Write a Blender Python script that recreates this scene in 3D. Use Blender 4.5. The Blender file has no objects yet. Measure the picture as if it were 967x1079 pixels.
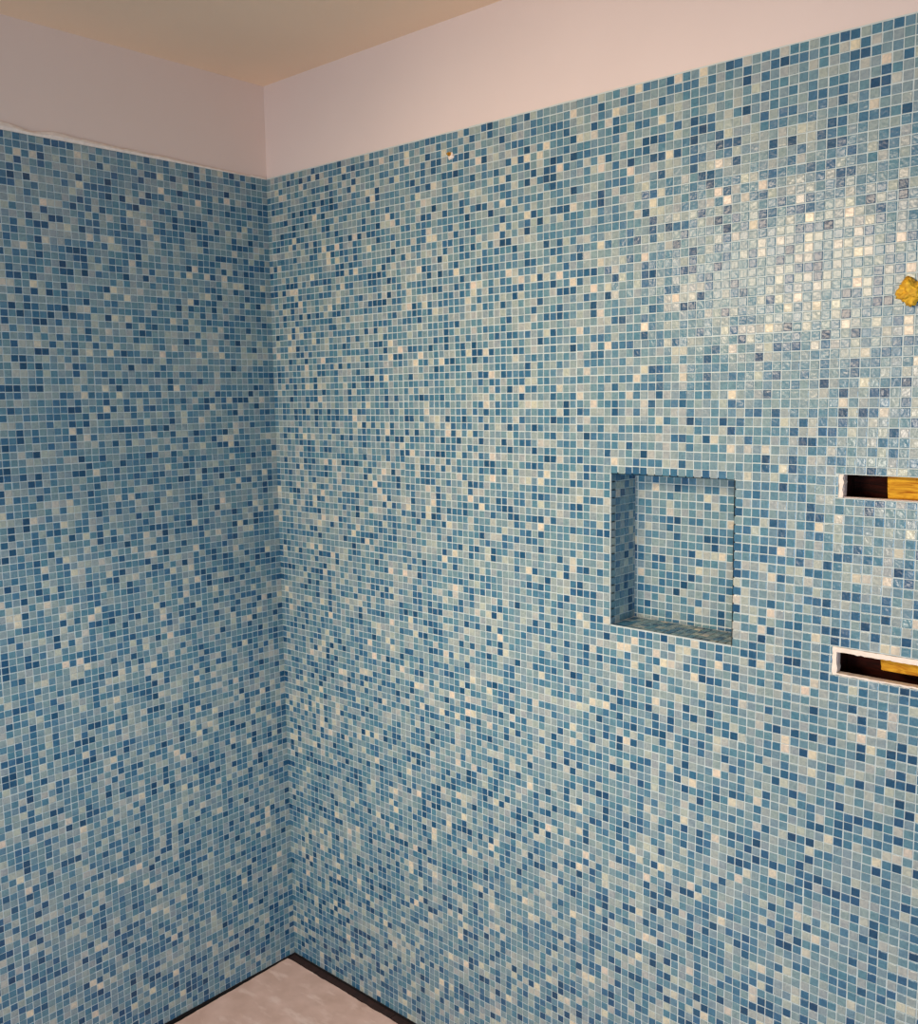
import bpy, math, random
from mathutils import Vector, Matrix, noise
P = 0.0167                      # one mosaic module in metres
rng = random.Random(11)
col = bpy.context.scene.collection

# ---------------------------------------------------------------- materials
def new_mat(name):
    m = bpy.data.materials.new(name); m.use_nodes = True
    return m, m.node_tree.nodes, m.node_tree.links, m.node_tree.nodes['Principled BSDF']

def ramp(nodes, stops, interp='LINEAR'):
    r = nodes.new('ShaderNodeValToRGB'); cr = r.color_ramp; cr.interpolation = interp
    while len(cr.elements) < len(stops): cr.elements.new(0.5)
    for e, (p, c) in zip(cr.elements, stops):
        e.position = p; e.color = (*c, 1)
    return r

def s2l(r, g, b):
    f = lambda v: (v/255/12.92) if v/255 <= .04045 else ((v/255+.055)/1.055)**2.4
    return (f(r), f(g), f(b))

def simple(name, rgb, rough=.8, nscale=30, namp=.12, bump=.15, bscale=200, metal=0, detail=6):
    m, n, l, b = new_mat(name)
    tc = n.new('ShaderNodeTexCoord')
    ns = n.new('ShaderNodeTexNoise'); ns.inputs['Scale'].default_value = nscale; ns.inputs['Detail'].default_value = detail
    l.new(tc.outputs['Object'], ns.inputs['Vector'])
    a = s2l(*rgb)
    r = ramp(n, [(.3, tuple(v*(1-namp) for v in a)), (.7, tuple(min(1, v*(1+namp)) for v in a))])
    l.new(ns.outputs['Fac'], r.inputs['Fac']); l.new(r.outputs['Color'], b.inputs['Base Color'])
    b.inputs['Roughness'].default_value = rough; b.inputs['Metallic'].default_value = metal
    n2 = n.new('ShaderNodeTexNoise'); n2.inputs['Scale'].default_value = bscale; n2.inputs['Detail'].default_value = 5
    l.new(tc.outputs['Object'], n2.inputs['Vector'])
    bp = n.new('ShaderNodeBump'); bp.inputs['Strength'].default_value = bump; bp.inputs['Distance'].default_value = .002
    l.new(n2.outputs['Fac'], bp.inputs['Height']); l.new(bp.outputs['Normal'], b.inputs['Normal'])
    return m

def glass_tile_mat():
    m, n, l, b = new_mat('glass_mosaic')
    at = n.new('ShaderNodeAttribute'); at.attribute_name = 'tile_random'
    at2 = n.new('ShaderNodeAttribute'); at2.attribute_name = 'tile_hue'
    r = ramp(n, [(0.00, s2l(26, 70, 100)), (0.04, s2l(32, 80, 112)), (0.14, s2l(54, 102, 132)), (0.30, s2l(80, 125, 144)),
                 (0.48, s2l(102, 136, 148)), (0.66, s2l(124, 147, 152)), (0.84, s2l(150, 161, 158)),
                 (0.95, s2l(176, 180, 168)), (1.0, s2l(214, 200, 176))])
    l.new(at.outputs['Fac'], r.inputs['Fac'])
    # greener or more violet cast per tile
    r2 = ramp(n, [(0.0, (.965, 1.02, .985)), (.5, (1, 1, 1)), (1.0, (1.03, .975, 1.035))])
    l.new(at2.outputs['Fac'], r2.inputs['Fac'])
    mx = n.new('ShaderNodeMix'); mx.data_type = 'RGBA'; mx.blend_type = 'MULTIPLY'; mx.inputs['Factor'].default_value = 1
    l.new(r.outputs['Color'], mx.inputs[6]); l.new(r2.outputs['Color'], mx.inputs[7])
    # clouded swirl in the glass
    tc = n.new('ShaderNodeTexCoord')
    ns = n.new('ShaderNodeTexNoise'); ns.inputs['Scale'].default_value = 95; ns.inputs['Detail'].default_value = 3
    ns.inputs['Distortion'].default_value = 1.6
    l.new(tc.outputs['Object'], ns.inputs['Vector'])
    r3 = ramp(n, [(.25, (.76, .80, .84)), (.75, (1.2, 1.17, 1.13))])
    l.new(ns.outputs['Fac'], r3.inputs['Fac'])
    m2 = n.new('ShaderNodeMix'); m2.data_type = 'RGBA'; m2.blend_type = 'MULTIPLY'; m2.inputs['Factor'].default_value = 1
    l.new(mx.outputs[2], m2.inputs[6]); l.new(r3.outputs['Color'], m2.inputs[7])
    l.new(m2.outputs[2], b.inputs['Base Color'])
    b.inputs['Roughness'].default_value = .24
    b.inputs['IOR'].default_value = 1.5
    bn = n.new('ShaderNodeTexNoise'); bn.inputs['Scale'].default_value = 130; bn.inputs['Detail'].default_value = 1.5
    l.new(tc.outputs['Object'], bn.inputs['Vector'])
    bp = n.new('ShaderNodeBump'); bp.inputs['Strength'].default_value = .4; bp.inputs['Distance'].default_value = .0015
    l.new(bn.outputs['Fac'], bp.inputs['Height']); l.new(bp.outputs['Normal'], b.inputs['Normal'])
    return m

def slab_mat():
    m, n, l, b = new_mat('floor_screed')
    tc = n.new('ShaderNodeTexCoord')
    n1 = n.new('ShaderNodeTexNoise'); n1.inputs['Scale'].default_value = 14; n1.inputs['Detail'].default_value = 7
    l.new(tc.outputs['Object'], n1.inputs['Vector'])
    mp = n.new('ShaderNodeMapping'); mp.inputs['Rotation'].default_value = (0, 0, 2.0); mp.inputs['Scale'].default_value = (9, 22, 5)
    l.new(tc.outputs['Object'], mp.inputs['Vector'])
    n2 = n.new('ShaderNodeTexNoise'); n2.inputs['Scale'].default_value = 1.2; n2.inputs['Detail'].default_value = 5
    l.new(mp.outputs['Vector'], n2.inputs['Vector'])
    r1 = ramp(n, [(.3, s2l(206, 170, 152)), (.7, s2l(228, 194, 178))])
    l.new(n1.outputs['Fac'], r1.inputs['Fac'])
    r2 = ramp(n, [(.54, (0, 0, 0)), (.66, (1, 1, 1))]); l.new(n2.outputs['Fac'], r2.inputs['Fac'])
    mx = n.new('ShaderNodeMix'); mx.data_type = 'RGBA'; mx.inputs[7].default_value = (*s2l(246, 220, 206), 1)
    ml = n.new('ShaderNodeMath'); ml.operation = 'MULTIPLY'; ml.inputs[1].default_value = .55
    l.new(r2.outputs['Color'], ml.inputs[0]); l.new(ml.outputs[0], mx.inputs['Factor'])
    l.new(r1.outputs['Color'], mx.inputs[6]); l.new(mx.outputs[2], b.inputs['Base Color'])
    b.inputs['Roughness'].default_value = .75
    bp = n.new('ShaderNodeBump'); bp.inputs['Strength'].default_value = .4; bp.inputs['Distance'].default_value = .003
    l.new(n2.outputs['Fac'], bp.inputs['Height']); l.new(bp.outputs['Normal'], b.inputs['Normal'])
    return m

def wood_mat(name, a, b_, scale=40):
    m, n, l, b = new_mat(name)
    tc = n.new('ShaderNodeTexCoord'); mp = n.new('ShaderNodeMapping'); mp.inputs['Scale'].default_value = (.22, 1, 1.6)
    l.new(tc.outputs['Object'], mp.inputs['Vector'])
    ns = n.new('ShaderNodeTexNoise'); ns.inputs['Scale'].default_value = scale*2; ns.inputs['Detail'].default_value = 5
    ns.inputs['Distortion'].default_value = 1.5
    l.new(mp.outputs['Vector'], ns.inputs['Vector'])
    r = ramp(n, [(.3, s2l(*a)), (.7, s2l(*b_))]); l.new(ns.outputs['Fac'], r.inputs['Fac'])
    l.new(r.outputs['Color'], b.inputs['Base Color']); b.inputs['Roughness'].default_value = .85; b.inputs['Specular IOR Level'].default_value = .2
    bp = n.new('ShaderNodeBump'); bp.inputs['Strength'].default_value = .5; bp.inputs['Distance'].default_value = .002
    l.new(ns.outputs['Fac'], bp.inputs['Height']); l.new(bp.outputs['Normal'], b.inputs['Normal'])
    return m

M_TILE = glass_tile_mat()
M_GROUT = simple('grout', (196, 206, 203), .9, 60, .06, .3, 600)
M_PAINT = simple('painted_plaster', (226, 208, 200), .75, 4, .02, .05, 250)
M_CEIL = simple('ceiling_paint', (248, 218, 186), .8, 4, .02, .05, 250)
M_PLASTER = simple('raw_plaster', (244, 228, 212), .9, 90, .08, .6, 500)
M_SLAB = slab_mat()
M_SUB = simple('dark_subfloor', (30, 21, 18), .9, 40, .2)
M_STRIP = simple('black_edge_strip', (50, 30, 25), .8, 60, .35, .3, 300)
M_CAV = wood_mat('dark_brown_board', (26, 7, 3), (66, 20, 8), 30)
M_TIMBER = wood_mat('amber_timber', (150, 78, 10), (244, 186, 52), 40)
M_FOAM = simple('yellow_foam', (240, 172, 40), .7, 120, .45, .8, 260)
M_BRASS = simple('brass', (214, 164, 70), .35, 200, .2, .3, 500, metal=.9)
M_BLACK = simple('dark_joint', (30, 30, 34), .9)

# ---------------------------------------------------------------- mesh helpers
def link(name, verts, faces, mats, parent=None, fm=None, smooth=False):
    me = bpy.data.meshes.new(name); me.from_pydata(verts, [], faces)
    for m in mats: me.materials.append(m)
    if fm: me.polygons.foreach_set('material_index', fm)
    if smooth: me.polygons.foreach_set('use_smooth', [True]*len(me.polygons))
    me.update()
    o = bpy.data.objects.new(name, me); col.objects.link(o)
    if parent: o.parent = parent
    return o

def box(lo, hi):
    x0, y0, z0 = lo; x1, y1, z1 = hi
    v = [(x0,y0,z0),(x1,y0,z0),(x1,y1,z0),(x0,y1,z0),(x0,y0,z1),(x1,y0,z1),(x1,y1,z1),(x0,y1,z1)]
    f = [(0,3,2,1),(4,5,6,7),(0,1,5,4),(1,2,6,5),(2,3,7,6),(3,0,4,7)]
    return v, f

class Geo:
    def __init__(s): s.v, s.f, s.m = [], [], []
    def add(s, vf, mi=0):
        o = len(s.v); s.v += [tuple(c) for c in vf[0]]; s.f += [tuple(i+o for i in f) for f in vf[1]]; s.m += [mi]*len(vf[1])
    def panel(s, T, u0, u1, w0, w1, d0, d1, holes=(), mi=0):
        """slab in a wall's own (u, w, depth) frame with rectangular holes; T maps it to the room"""
        us = sorted({u0, u1, *[h[0] for h in holes], *[h[1] for h in holes]})
        ws = sorted({w0, w1, *[h[2] for h in holes], *[h[3] for h in holes]})
        us = [u for u in us if u0 <= u <= u1]; ws = [w for w in ws if w0 <= w <= w1]
        solid = lambda i, j: 0 <= i < len(us)-1 and 0 <= j < len(ws)-1 and not any(
            h[0] <= (us[i]+us[i+1])/2 <= h[1] and h[2] <= (ws[j]+ws[j+1])/2 <= h[3] for h in holes)
        idx = {}
        def V(i, j, k):
            if (i, j, k) not in idx:
                idx[(i, j, k)] = len(s.v); s.v.append(T(us[i], ws[j], (d0, d1)[k]))
            return idx[(i, j, k)]
        for i in range(len(us)-1):
            for j in range(len(ws)-1):
                if not solid(i, j): continue
                Q = [(V(i,j,0), V(i+1,j,0), V(i+1,j+1,0), V(i,j+1,0)), (V(i,j,1), V(i,j+1,1), V(i+1,j+1,1), V(i+1,j,1))]
                if not solid(i-1, j): Q.append((V(i,j,0), V(i,j+1,0), V(i,j+1,1), V(i,j,1)))
                if not solid(i+1, j): Q.append((V(i+1,j,0), V(i+1,j,1), V(i+1,j+1,1), V(i+1,j+1,0)))
                if not solid(i, j-1): Q.append((V(i,j,0), V(i,j,1), V(i+1,j,1), V(i+1,j,0)))
                if not solid(i, j+1): Q.append((V(i,j+1,0), V(i+1,j+1,0), V(i+1,j+1,1), V(i,j+1,1)))
                s.f += Q; s.m += [mi]*len(Q)

def cut(r, holes):
    out = [r]
    for h in holes:
        nx = []
        for (a, b, c, d) in out:
            if h[0] >= b or h[1] <= a or h[2] >= d or h[3] <= c: nx.append((a, b, c, d)); continue
            if c < h[2]: nx.append((a, b, c, h[2]))
            if d > h[3]: nx.append((a, b, h[3], d))
            lo, hi = max(c, h[2]), min(d, h[3])
            if a < h[0]: nx.append((a, h[0], lo, hi))
            if b > h[1]: nx.append((h[1], b, lo, hi))
        out = nx
    return [q for q in out if q[1]-q[0] > .12 and q[3]-q[2] > .12]

def tile_field(name, T, u0, u1, w0, w1, pu, pw, parent, holes=(), uo=None, wo=None, gap=.125, tilt=.022, extra=None, sink=-.25):
    """grout bed plus one pillowed glass chip per grid cell, one mesh"""
    g = Geo(); g.panel(T, u0, u1, w0, w1, 0, sink, holes)
    rnd = [0.0]*len(g.f); hue = [0.5]*len(g.f); mi = list(g.m)
    uo = u0 if uo is None else uo; wo = w0 if wo is None else wo
    a = math.floor((u0-uo)/pu+1e-6); b = math.ceil((u1-uo)/pu-1e-6)
    c = math.floor((w0-wo)/pw+1e-6); d = math.ceil((w1-wo)/pw-1e-6)
    for i in range(a, b):
        drift = 0
        for j in range(c, d):
            # sheets of 15 x 15 chips are set a touch out of line with each other
            r1 = random.Random((i//15)*7919+(j//15)*104729+len(name))
            sx, sz = r1.uniform(-.035, .035), r1.uniform(-.035, .035)
            cell = (uo+i*pu, uo+(i+1)*pu, wo+j*pw, wo+(j+1)*pw)
            cell = (max(cell[0], u0), min(cell[1], u1), max(cell[2], w0), min(cell[3], w1))
            R, H = rng.random(), rng.random()
            for q in cut(cell, holes):
                if q[1]-q[0] < .2 or q[3]-q[2] < .2: continue
                k = gap/2*pu; jx, jz = sx+rng.gauss(0, .012), sz+rng.gauss(0, .012)
                lim = k*.9; jx = max(-lim, min(lim, jx)); jz = max(-lim, min(lim, jz))
                x0, x1, z0, z1 = q[0]+k+jx, q[1]-k+jx, q[2]+k+jz, q[3]-k+jz
                x0 += rng.uniform(-.01, .012); x1 -= rng.uniform(-.01, .012)
                h = .075+rng.uniform(-.008, .008); e = .055
                tx, tz = rng.gauss(0, tilt), rng.gauss(0, tilt)
                mx_, mz_ = (x0+x1)/2, (z0+z1)/2
                o = len(g.v)
                for (x, z) in ((x0,z0),(x1,z0),(x1,z1),(x0,z1)): g.v.append(T(x, z, -.01))
                for (x, z) in ((x0,z0),(x1,z0),(x1,z1),(x0,z1)): g.v.append(T(x, z, h*.7+(x-mx_)*tx+(z-mz_)*tz))
                for (x, z) in ((x0+e,z0+e),(x1-e,z0+e),(x1-e,z1-e),(x0+e,z1-e)): g.v.append(T(x, z, h+(x-mx_)*tx+(z-mz_)*tz))
                fs = [(o+8,o+9,o+10,o+11)]
                for k2 in range(4):
                    n2 = (k2+1) % 4
                    fs.append((o+k2, o+n2, o+4+n2, o+4+k2)); fs.append((o+4+k2, o+4+n2, o+8+n2, o+8+k2))
                g.f += fs; mi += [1]*9; rnd += [R]*9; hue += [H]*9
    if extra:
        for e_ in extra:
            n0 = len(g.f); g.add(box(*e_)); n1 = len(g.f)-n0; mi += [2]*n1; rnd += [0.]*n1; hue += [.5]*n1
    o = link(name, g.v, g.f, [M_GROUT, M_TILE, M_BLACK], parent, mi)
    for nm, val in (('tile_random', rnd), ('tile_hue', hue)):
        at = o.data.attributes.new(nm, 'FLOAT', 'FACE'); at.data.foreach_set('value', val)
    import bmesh
    bm = bmesh.new(); bm.from_mesh(o.data); bmesh.ops.recalc_face_normals(bm, faces=bm.faces); bm.to_mesh(o.data); bm.free()
    return o

def tagd(o, label, cat, group=None):
    o['label'] = label; o['category'] = cat
    if group: o['group'] = group
    return o
def empty(name, loc):
    e = bpy.data.objects.new(name, None); e.location = loc; e.empty_display_size = .02; col.objects.link(e)
    return e
def child(o, par):
    o.parent = par; o.matrix_parent_inverse = Matrix.Translation(-Vector(par.location)); return o

# frames: right wall u = +X, left wall u = distance from the corner towards -Y; depth positive into the room
TR = lambda u, w, d: (u*P, -d*P, w*P)
TL = lambda u, w, d: (d*P, -u*P, w*P)

PU, PW = 65.33/65, 132.25/134
TOP, CEIL = 132.25, 146.64
NU0, NU1, NW0, NW1 = 65*PU, 81*PU, 70*PW, 89*PW        # the niche opening
ND = 5.6
S1 = (93.28, 108.5, 86.68, 88.98)                       # upper slot opening
S2 = (93.22, 108.5, 68.16, 70.42)                       # lower slot opening
Z1 = (92.78, 108.9, 86.60, 89.00)                       # chips left off round the slots
Z2 = (92.72, 108.9, 67.95, 71.00)
UR, UL = 128, 84

# ---------------------------------------------------------------- right wall
g = Geo(); g.panel(TR, -1, UR, 0, CEIL, -.25, -.95, [(NU0, NU1, NW0, NW1), S1, S2])
wr = link('wall_right', g.v, g.f, [M_PAINT]); wr['kind'] = 'structure'
joint = [((NU1*P-.0002, -.0014, (NW0+9)*P), (NU1*P+.0012, 0, (NW0+13.8)*P)),
         ((NU1*P-.0002, -.0012, (NW0+14.5)*P), (NU1*P+.0006, 0, NW1*P))]
tr = tile_field('mosaic_tiling', TR, 0, UR, 0, TOP, PU, PW, wr, [(NU0, NU1, NW0, NW1), Z1, Z2], uo=0, extra=joint)

def bead(name, T, pts, parent, mat, depth0=-.25):
    """ragged plaster strip: pts = (u, w_low, w_high, bulge)"""
    v, f = [], []
    for (u, a, b, h) in pts:
        for (w, d) in ((a, depth0), (a, h*.7), ((a+b)/2, h), (b, h*.35), (b, depth0)): v.append(T(u, w, d))
    n = len(pts)
    for i in range(n-1):
        for k in range(4):
            f.append((i*5+k, (i+1)*5+k, (i+1)*5+k+1, i*5+k+1))
        f.append((i*5+4, (i+1)*5+4, (i+1)*5, i*5))
    f.append((4,3,2,1,0)); f.append(tuple((n-1)*5+k for k in range(5)))
    return link(name, v, f, [mat], parent, smooth=False)

pts = []
u = .2
while u < UR:
    k = .10+.05*noise.noise(Vector((u*.3, 2, 1)))+.07*max(0, noise.noise(Vector((u*.9, 7, 1))))
    pts.append((u, TOP-.05, TOP+k, -.02)); u += .7
bead('grout_edge', TR, pts, wr, M_GROUT)

# ---------------------------------------------------------------- left wall
g = Geo(); g.panel(TL, -1, UL, 0, CEIL, -.25, -.95)
wl = link('wall_left', g.v, g.f, [simple('warm_tinted_plaster', (232, 208, 192), .75, 4, .02, .05, 250)]); wl['kind'] = 'structure'  # same plaster, colour tinted warmer to offset the blue light here
tile_field('mosaic_tiling', TL, 0, UL, 0, TOP, PU*1.035, PW, wl, uo=0)
pts = []
u = .1
while u < UL:
    base = .16 + .85*max(0, min(1, (u-4)/30))
    k = base*(.75+.5*noise.noise(Vector((u*.25, 5, 3)))) + .12*noise.noise(Vector((u*1.3, 1, 9)))
    if u < 3.0: k += .12
    pts.append((u, TOP-.06, TOP+max(.06, k), .05+.25*min(1, u/20))); u += .45
o = bead('plaster_bead', TL, pts, wl, M_PLASTER)
o['label'] = 'uneven pale plaster bead'

# ---------------------------------------------------------------- ceiling, floor
g = Geo(); g.add(box((-.016, -5.0, CEIL*P), (UR*P, .016, CEIL*P+.02)))
c = link('ceiling', g.v, g.f, [M_CEIL]); c['kind'] = 'structure'
g = Geo(); g.add(box((-.016, -5.0, -2*P-.02), (UR*P, .016, -1.1*P)))
g.add(box((-.016, -.0+.0005, -1.1*P), (UR*P, .016, 0))); g.add(box((-.016, -UL*P, -1.1*P), (-.0005, .0005, 0)))
sub = link('floor', g.v, g.f, [M_SUB]); sub['kind'] = 'structure'
# beige screed slab with a ragged edge, short of both walls
edge = []
x = .12
def nz(a, b, s): return noise.noise(Vector((a*s, b, .5)))
for i in range(0, 150):
    y = -1.75 - i*.55
    xx = .10 + .75*min(1, (i*.55)/22) + .10*nz(y, 3, .8) + .05*nz(y, 8, 2.5)
    edge.append((max(.06, xx), y))
edge = edge[::-1]
far = []
for i in range(1, 226):
    x = .10+i*.55
    far.append((x, -1.62 + .10*nz(x, 4, .5) + .09*nz(x, 9, 2.2)))
out = edge+far+[(UR, -290), (edge[0][0], -290)]
n = len(out)
v = [(a*P, b*P, -.28*P) for a, b in out]+[((a+.05)*P if 0 else a*P, b*P, -1.1*P) for a, b in out]
f = [tuple(range(n-1, -1, -1)), tuple(range(n, 2*n))]+[(i, (i+1) % n, n+(i+1) % n, n+i) for i in range(n)]
sl = link('floor_screed', v, f, [M_SLAB], sub); sl['label'] = 'pinkish beige screed slab'
import bmesh
bm = bmesh.new(); bm.from_mesh(sl.data); bmesh.ops.triangulate(bm, faces=[q for q in bm.faces if len(q.verts) > 4]); bmesh.ops.recalc_face_normals(bm, faces=bm.faces); bm.to_mesh(sl.data); bm.free()

# black edging strips lying in the gap between slab and wall
cuts = [-.2, 7.1, 25.6, 44, 62.5]
labs = ['short black edging strip in the floor gap, the one touching the room corner',
        'black edging strip in the gap along the right wall, second one out from the corner',
        'black edging strip at the bottom picture edge along the right wall, farthest from the corner']
for k in range(3):
    g = Geo(); a, b = cuts[k]+(.28 if k == 0 else .06), cuts[k+1]-.06
    ns = 14; va = []
    for i in range(ns+1):
        x = a+(b-a)*i/ns; yb = -1.45+.06*nz(x, 12, 1.1); zt = -.42+.03*nz(x, 2, 1.7)
        for (yy, zz) in ((-.06+.25*0, -1.09), (-.06, zt), (-.22, zt+.05), (yb+.12, zt+.05), (yb, zt-.05), (yb, -1.09)):
            va.append((x*P, yy*P, zz*P))
    fa = []
    for i in range(ns):
        for q in range(6): fa.append((i*6+q, i*6+(q+1) % 6, (i+1)*6+(q+1) % 6, (i+1)*6+q))
    fa += [(5,4,3,2,1,0), tuple(ns*6+q for q in range(6))]
    o = link('edging_strip', va, fa, [M_STRIP]); tagd(o, labs[k], 'edging strip', 'black edging strips along the right wall')

# ---------------------------------------------------------------- niche
e = empty('shower_niche', (((NU0+NU1)/2)*P, 0, NW0*P))
tagd(e, 'recessed upright rectangular shower niche lined with blue mosaic in the right wall', 'niche')
cx = .02
TB = lambda u, w, d: (u*P, (ND-d)*P, w*P)                     # back, faces -Y
o = tile_field('niche_back', TB, NU0+cx, NU1-cx, NW0+.05, NW1-cx, 1.0*PU, PW, None, uo=NU0+.45, wo=NW0-.42); child(o, e)
TSL = lambda u, w, d: ((NU0+d)*P, u*P, w*P)                   # left reveal, faces +X
o = tile_field('niche_side', TSL, -.0, ND-.02, NW0+.05, NW1-cx, 1.0, PW, None, uo=.12, wo=NW0, sink=-.2); child(o, e)
TSR = lambda u, w, d: ((NU1-d)*P, u*P, w*P)
o = tile_field('niche_side', TSR, -.0, ND-.02, NW0+.05, NW1-cx, 1.0, PW, None, uo=.12, wo=NW0, sink=-.2); child(o, e)
TS = lambda u, w, d: (u*P, w*P, (NW0+d)*P)                    # sill, faces up
o = tile_field('niche_sill', TS, NU0+cx, NU1-cx, -.04, ND-.02, PU, 1.0, None, uo=NU0, wo=.12, sink=-.2); child(o, e)
TT = lambda u, w, d: (u*P, w*P, (NW1-d)*P)
o = tile_field('niche_soffit', TT, NU0+cx, NU1-cx, 0, ND-.02, PU, 1.0, None, uo=NU0, wo=.12, sink=-.2); child(o, e)

g = Geo()
g.add(box(((NU0-.07)*P, -.07*P, NW0*P-.06*P), ((NU0+.07)*P, .12*P, NW1*P)))
g.add(box(((NU0-.07)*P, -.07*P, (NW0-.07)*P), ((NU1-.02)*P, .12*P, (NW0+.09)*P)))
child(link('grout_edge', g.v, g.f, [M_GROUT]), e)
# ---------------------------------------------------------------- slots with timber behind
def slot(S, Z, label, sides, tl, timber_w, timber_lab, seed):
    e = empty('wall_slot', (S[0]*P, 0, S[2]*P)); tagd(e, label, 'wall opening')
    # cavity behind the board: five sides of dark brown board
    g = Geo(); a, b, c_, d = S[0]-.5, S[1]+.5, S[2]-1.2, S[3]+1.2; D0, D1 = .98, 4.6
    for lo, hi in (((a, D1, c_), (b, D1+.4, d)), ((a-.3, D0, c_), (a, D1, d)), ((b, D0, c_), (b+.3, D1, d)),
                   ((a, D0, c_-.3), (b, D1, c_)), ((a, D0, d), (b, D1, d+.3))):
        g.add(box(tuple(v*P for v in lo), tuple(v*P for v in hi)))
    child(link('cavity_lining', g.v, g.f, [M_CAV]), e)
    # ragged plaster rim on the face and down the reveal
    r = random.Random(seed); g = Geo()
    def rag(x0, x1, z0, z1, vertical):
        L = (z1-z0) if vertical else (x1-x0); n = max(3, int(L/.35))
        va, fa = [], []
        for i in range(n+1):
            t = i/n; j1, j2 = r.uniform(-.09, .09), r.uniform(-.05, .05); h = .03+r.uniform(0, .06)
            if vertical:
                z = z0+(z1-z0)*t; a_, b_ = x0+j2, x1+j1
                va += [TR(a_, z, -.24), TR(a_, z, h*.6), TR((a_+b_)/2, z, h), TR(b_, z, h*.6), TR(b_, z, -.9)]
            else:
                x = x0+(x1-x0)*t; a_, b_ = z0+j1*.6, z1+j2*.6
                va += [TR(x, a_, -.9 if z0 > S[2]+.5 else -.24), TR(x, a_, h*.6), TR(x, (a_+b_)/2, h), TR(x, b_, h*.6), TR(x, b_, -.24 if z0 > S[2]+.5 else -.9)]
        for i in range(n):
            for k in range(5): fa.append((i*5+k, i*5+(k+1) % 5, (i+1)*5+(k+1) % 5, (i+1)*5+k))
        fa += [(4,3,2,1,0), tuple(n*5+k for k in range(5))]
        g.add((va, fa))
    if 'L' in sides: rag(Z[0]+.04, S[0], Z[2]+.02, Z[3]-.02, True)
    if 'T' in sides: rag(Z[0]+.1, S[1], S[3], Z[3]-.04, False)
    if 'B' in sides: rag(Z[0]+.1, S[1], Z[2]+.04, S[2], False)
    o = child(link('plaster_rim', g.v, g.f, [M_PLASTER]), e); o['label'] = 'ragged pale plaster rim'
    # timber with a rough sawn end
    z0, z1 = timber_w; va, fa = [], []; r = random.Random(seed+5)
    xs = [tl, tl+.25, tl+.6]+[tl+1+i for i in range(10)]; nw = 9
    for x in xs:
        for k in range(nw+1):
            t = k/nw; z = z0+(z1-z0)*t
            yy = 1.35+.10*noise.noise(Vector((x*.5, z*1.2, seed)))+(.12 if x == tl else 0)
            dx = (.22*(1-t)+.10*noise.noise(Vector((z*2, seed, 0)))) if x < tl+.5 else 0
            va.append(((x+dx)*P, yy*P, z*P))
        va.append((x*P, 3.6*P, z1*P)); va.append((x*P, 3.6*P, z0*P))
    m_ = nw+3
    for i in range(len(xs)-1):
        for k in range(m_): fa.append((i*m_+k, i*m_+(k+1) % m_, (i+1)*m_+(k+1) % m_, (i+1)*m_+k))
    fa += [tuple(range(m_-1, -1, -1)), tuple((len(xs)-1)*m_+k for k in range(m_))]
    t = link('timber_block', va, fa, [M_TIMBER]); tagd(t, timber_lab, 'timber block', 'timber blocks behind the slots')
slot(S1, Z1, 'upper long narrow slot cut through the blue mosaic at the right edge', 'L', 97.0, (86.62, 89.9),
     'amber yellow timber block showing inside the upper wall slot', 3)
slot(S2, Z2, 'lower long narrow slot with pale plaster rim cut in the mosaic at the right edge', 'LTB', 97.0, (68.95, 71.5),
     'amber yellow timber block showing inside the lower wall slot', 8)

# ---------------------------------------------------------------- foam plug and brass screw
def foam(name, c, r, seed, mat, squash=.7, amp=.3, sub=4, pit=None):
    bm = bmesh.new(); bmesh.ops.create_icosphere(bm, subdivisions=sub, radius=1)
    for v_ in bm.verts:
        d = v_.co.normalized(); q = d*1.7+Vector((seed, 0, 0))
        k = 1+amp*noise.noise(q)+amp*.55*noise.noise(q*2.6)+amp*.5*noise.noise(q*5)+amp*.3*noise.noise(q*11)
        if pit:
            a = d.angle(Vector(pit).normalized())
            if a < .42: k -= .55*(1-a/.42)
        v_.co = Vector((d.x*k*r, d.y*k*r*squash, d.z*k*r))
    me = bpy.data.meshes.new(name); bm.to_mesh(me); bm.free(); me.materials.append(mat)
    me.polygons.foreach_set('use_smooth', [True]*len(me.polygons))
    o = bpy.data.objects.new(name, me); o.location = c; col.objects.link(o); return o
fo = foam('foam_plug', (99.15*P, -.55*P, 106.75*P), 1.12*P, 4.3, M_FOAM, .85, .42, pit=(-.42, -.85, .02))
tagd(fo, 'lumpy yellow expanding foam plug sticking out of the mosaic near the right edge', 'foam plug')
cs = Vector((39.96*P, -.08*P, 129.4*P))
sc = empty('brass_fixing', cs); tagd(sc, 'tiny brass fixing in the mosaic just below the painted band', 'fixing')
bm = bmesh.new()
for (r0, r1, dep, z0) in ((.30, .26, .35, 0), (.16, .13, .30, .33)):
    mtx = Matrix.Translation((0, -(z0+dep/2)*P, 0)) @ Matrix.Rotation(math.pi/2, 4, 'X')
    bmesh.ops.create_cone(bm, cap_ends=True, segments=6 if z0 == 0 else 16, radius1=r1*P, radius2=r0*P, depth=dep*P, matrix=mtx)
me = bpy.data.meshes.new('fixing_head'); bm.to_mesh(me); bm.free(); me.materials.append(M_BRASS)
hd = bpy.data.objects.new('fixing_head', me); col.objects.link(hd); hd.parent = sc
pp = foam('filler_dab', (.12*P, -.02*P, -.2*P), .5*P, 9.1, M_PLASTER, .35, .5, 3); pp.parent = sc

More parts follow.
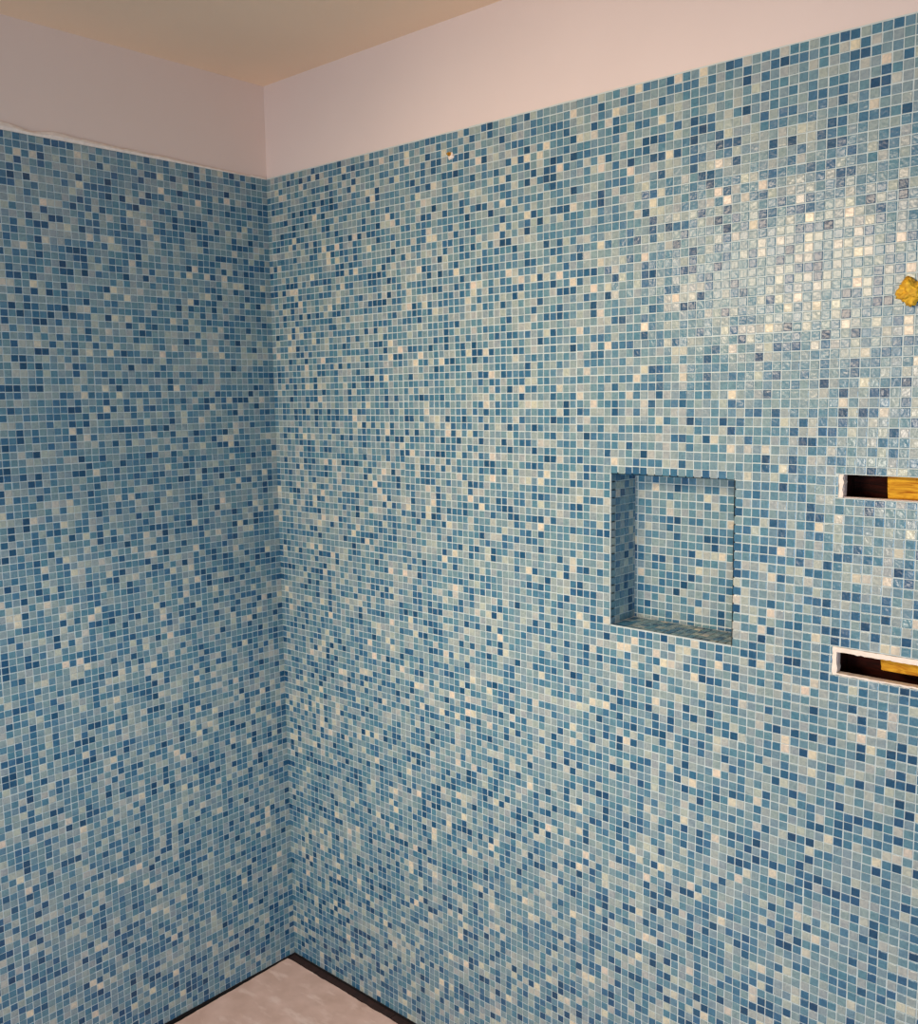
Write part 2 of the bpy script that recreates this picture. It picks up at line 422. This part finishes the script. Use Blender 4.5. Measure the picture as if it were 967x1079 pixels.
# ---------------------------------------------------------------- lights
def area(name, loc, target, sx, sy, power, color, spread=180):
    L = bpy.data.lights.new(name, 'AREA'); L.shape = 'RECTANGLE'; L.size = sx; L.size_y = sy
    L.energy = power; L.color = color; L.spread = math.radians(spread)
    o = bpy.data.objects.new(name, L); col.objects.link(o); o.location = loc
    o.rotation_euler = (Vector(target)-Vector(loc)).to_track_quat('-Z', 'Y').to_euler(); return o
def spot(name, loc, target, power, color, ang, blend, rad, sx=1):
    L = bpy.data.lights.new(name, 'SPOT'); L.energy = power; L.color = color
    L.spot_size = math.radians(ang); L.spot_blend = blend; L.shadow_soft_size = rad
    o = bpy.data.objects.new(name, L); col.objects.link(o); o.location = loc
    o.rotation_euler = (Vector(target)-Vector(loc)).to_track_quat('-Z', 'Y').to_euler(); o.scale = (sx, 1, 1); return o
spot('vignette_spot', (1.0, -4.2, 1.30), (.90, 0, 1.16), 270, (1.0, .86, .70), 48, 1.0, .45, 1.6)  # added spot behind the camera; soft elliptical cone imitates a vignette
area('cool_fill', (2.75, -2.7, .95), (0, -.2, .75), .7, 1.0, 26, (.36, .65, 1.0), 150)  # added blue fill from the right to lift the left wall
area('warm_highlight_area', (.78, -1.70, 2.05), (1.15, 0, 1.45), .8, .32, 4.6, (1.0, .78, .56), 80)  # unseen source, placed where the glossy wall highlight reflects from
spot('ceiling_downlight', (.95, -.92, 2.42), (.72, -.8, 0), 100, (1.0, .88, .78), 82, .6, .12)

w = bpy.data.worlds.new('world'); bpy.context.scene.world = w; w.use_nodes = True
bg = w.node_tree.nodes['Background']; bg.inputs[0].default_value = (.96, .88, .83, 1); bg.inputs[1].default_value = .29

# ---------------------------------------------------------------- camera
F, yaw, pitch, roll = 1018.6527, -.7318, -.1216, -.0139
f_ = Vector((math.sin(yaw)*math.cos(pitch), math.cos(yaw)*math.cos(pitch), math.sin(pitch)))
r_ = Vector((math.cos(yaw), -math.sin(yaw), 0)); u_ = r_.cross(f_)
r2 = r_*math.cos(roll)+u_*math.sin(roll); u2 = -r_*math.sin(roll)+u_*math.cos(roll)
cam = bpy.data.cameras.new('camera'); co = bpy.data.objects.new('camera', cam); col.objects.link(co)
m = Matrix((r2, u2, -f_)).transposed().to_4x4(); m.translation = Vector((129.6835, -99.2786, 97.6943))*P
co.matrix_world = m
cam.sensor_fit = 'HORIZONTAL'; cam.sensor_width = 36; cam.lens = F/967*36; cam.clip_start = .01
bpy.context.scene.camera = co
vs = bpy.context.scene.view_settings
bpy.context.scene.display_settings.display_device = 'sRGB'
vs.view_transform = 'Standard'; vs.look = 'None'; vs.exposure = 0.0; vs.gamma = 1; vs.use_curve_mapping = False
